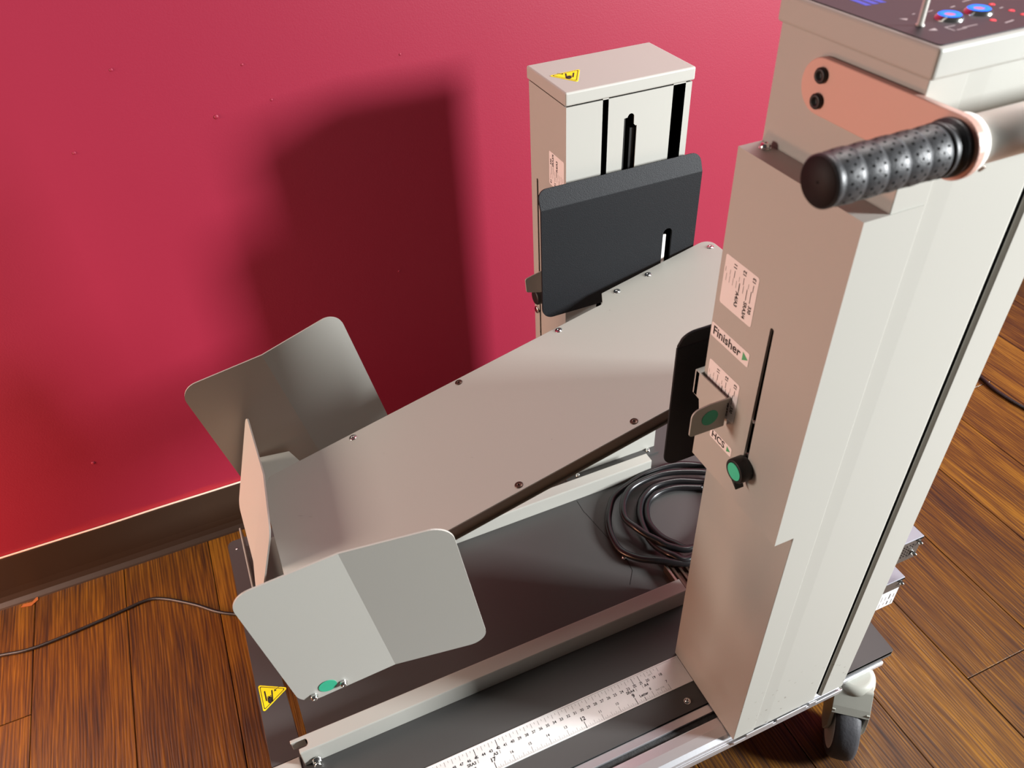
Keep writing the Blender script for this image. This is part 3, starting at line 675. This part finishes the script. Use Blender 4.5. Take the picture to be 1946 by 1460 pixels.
# castors ---------------------------------------------------------------------
def castor(x, y, ang, zt=-.0215):
    c, s = math.cos(ang), math.sin(ang)
    t = Matrix.Translation((x, y, 0)) @ Matrix.Rotation(ang, 4, 'Z')
    rw = .0500; zc = ZF+rw; off = -.030
    def T(v): return t @ Vector(v)
    m = MB()
    # local: wheel rolls along Y, axle along X
    m.lathe([(-.001, .0200), (0, .0235), (.002, .0265), (.006, .0290), (.011, .0300), (.0115, .0288), (.0125, .0288), (.0130, .0305), (.017, .0305), (.021, .0280)], T((0, 0, zt)), (0, 0, -1), M_cast, 36)
    def Fx(o): return fr(T(o), (t.to_3x3() @ Vector((0, 1, 0))), Vector((0, 0, 1)))
    zb = ZF+2*rw+.004
    arm = rpoly([(off-.014, zb), (.022, zb), (.002, zc+.012), (off+.010, zc-.012), (off-.010, zc-.012), (off-.020, zc+.020)], [0, 0, .01, .009, .009, .02])
    m.prism(arm, .0045, Fx((-.0245, 0, 0)), M_cast); m.prism(arm, .0045, Fx((.0200, 0, 0)), M_cast)
    m.prism(rpoly([(off-.016, zb-.006), (off-.008, zb-.0005), (.016, zb-.0005), (.024, zb-.012), (.026, zt-.004), (-.024, zt-.004), (off-.010, zb+.004)], [0, .004, .004, 0, .006, .006, .004]), .0490, Fx((-.0245, 0, 0)), M_cast)
    fk = m.build('castor_fork', cart, bevel=.0015)
    ax = t.to_3x3() @ Vector((1, 0, 0))
    m = MB(); m.lathe([(-.0155, rw*.80), (-.0165, rw*.88), (-.0150, rw*.94), (-.0105, rw*.985), (-.004, rw), (.004, rw), (.0105, rw*.985), (.0150, rw*.94), (.0165, rw*.88), (.0155, rw*.80)], T((0, off, zc)), ax, M_tyre, 56, cap=True)
    wh = m.build('castor_wheel', fk, label='dusty black rubber tyre')
    m = MB(); m.lathe([(-.0165, .012), (-.0165, rw*.70), (-.0150, rw*.79), (.0150, rw*.79), (.0165, rw*.70), (.0165, .012)], T((0, off, zc)), ax, M_wheel, 40)
    m.lathe([(-.0225, .006), (.0225, .006)], T((0, off, zc)), ax, M_chrome, 16); m.build('wheel_hub', fk, label='pale grey wheel hub')
    return fk
castor(.0720, -.0760, math.radians(-39)); castor(-.63, -.03, math.radians(20)); castor(-.64, .46, math.radians(-30)); castor(.04, .45, math.radians(15))

# ------------------------------------------------------------------ loose things
def L(pts, z): return [(x, y, z) for x, y in pts]
rc = .0056
coil = [(.30, .40, .01)] if False else []
z = rc+.0003
loop1 = [(.0885, .3229), (.0501, .3444), (-.0008, .3492), (-.0489, .3392), (-.0831, .3262), (-.1051, .303), (-.1201, .2777), (-.1276, .2499), (-.1268, .2238), (-.1121, .1964), (-.0877, .1736), (-.053, .1528)]
loop2 = [(.0759, .301), (.0268, .3247), (-.0125, .3298), (-.0513, .3242), (-.0756, .3069), (-.0898, .2856), (-.094, .2677), (-.0904, .2465), (-.0828, .2262), (-.0731, .2099), (-.0617, .1906), (-.0355, .1736)]
loop3 = [(.0659, .2893), (.0283, .3102), (-.0107, .3154), (-.0409, .3033), (-.0584, .2858), (-.0692, .2658), (-.0755, .2418), (-.077, .2164), (-.0748, .1945), (-.0686, .1735), (-.0508, .1562)]
loop4 = [(.0604, .2812), (.0217, .2998), (-.0122, .3027), (-.0365, .2934), (-.0517, .2749), (-.0598, .2514), (-.0569, .2234), (-.0474, .1977), (-.0328, .1746)]
def back(a, b, r):   # hidden far half of a turn, bulging to +x
    out = []
    for k in range(1, 5):
        t = k/5; th = -math.pi/2+math.pi*t; cy = (a[1]+b[1])/2; ry = (b[1]-a[1])/2; out.append((a[0]*(1-t)+b[0]*t+r*math.cos(th), cy+ry*math.sin(th)))
    return out
path = []
seq = [(loop4, .0062), (loop2, .0170), (loop3, .0100), (loop1, .0070)]
for i, (lp, zz) in enumerate(seq):
    n = len(lp)
    path += [(x, y, zz+(.004 if (lp is loop2 and k > 6) else 0)+(.0135 if y < .178 and zz < .015 else .006 if y < .2 and zz < .015 else 0)) for k, (x, y) in enumerate(lp)]
    if i < 3:
        nx = seq[i+1][0][0]; a = lp[-1]
        zb = (zz+seq[i+1][1])/2+.003*i
        path += [(x, y, zb) for x, y in back(a, nx, .055)]
path += [(-.01, .160, .016), (.06, .170, .0075), (.10, .20, .0075)]
o = MB().tube(path, rc, M_cable, 14, 7).build('power_cable'); thing(o, 'thick glossy black cable coiled on the dark cart base behind the near tower', 'cable')

h = ZF
pl = [(-1.30, .52), (-1.17, .562), (-1.0774, .5445), (-1.0355, .5361), (-.9891, .5368), (-.9285, .543), (-.8838, .5488), (-.8588, .5523), (-.8384, .5503), (-.8121, .5358), (-.7737, .5062), (-.7449, .4792), (-.7176, .4605), (-.66, .43), (-.50, .42), (-.2, .47)]
sc = (CAM.z-h)/(CAM.z+.1124)
pl = [(CAM.x+(x-CAM.x)*sc, CAM.y+(y-CAM.y)*sc) for x, y in pl]
o = MB().tube([(x, y, h+.0030) for x, y in pl], .0028, M_cable2, 10, 6).build('floor_cable'); thing(o, 'thin black cord running over the wood floor left of the cart', 'cable')
pr = [(.845, .50), (.8345, .42), (.8335, .3713), (.8274, .3361), (.8282, .3042), (.834, .2636), (.85, .20), (.88, .10)]
pr = [(CAM.x+(x-CAM.x)*sc, CAM.y+(y-CAM.y)*sc) for x, y in pr]
o = MB().tube([(x, y, h+.0040) for x, y in pr], .0038, M_cable2, 10, 6).build('floor_cable'); thing(o, 'black cord on the dark wood floor right of the near tower', 'cable')
m = MB(); m.prism([(-1.068, .672), (-1.050, .668), (-1.040, .676), (-1.041, .685), (-1.050, .6755), (-1.064, .677)], .0016, fr((0, 0, h+.0003), (1, 0, 0), (0, 1, 0)), M_chip)
thing(m.build('wood_chip', bevel=.0003), 'small orange wood chip on the floor beside the skirting', 'wood chip')
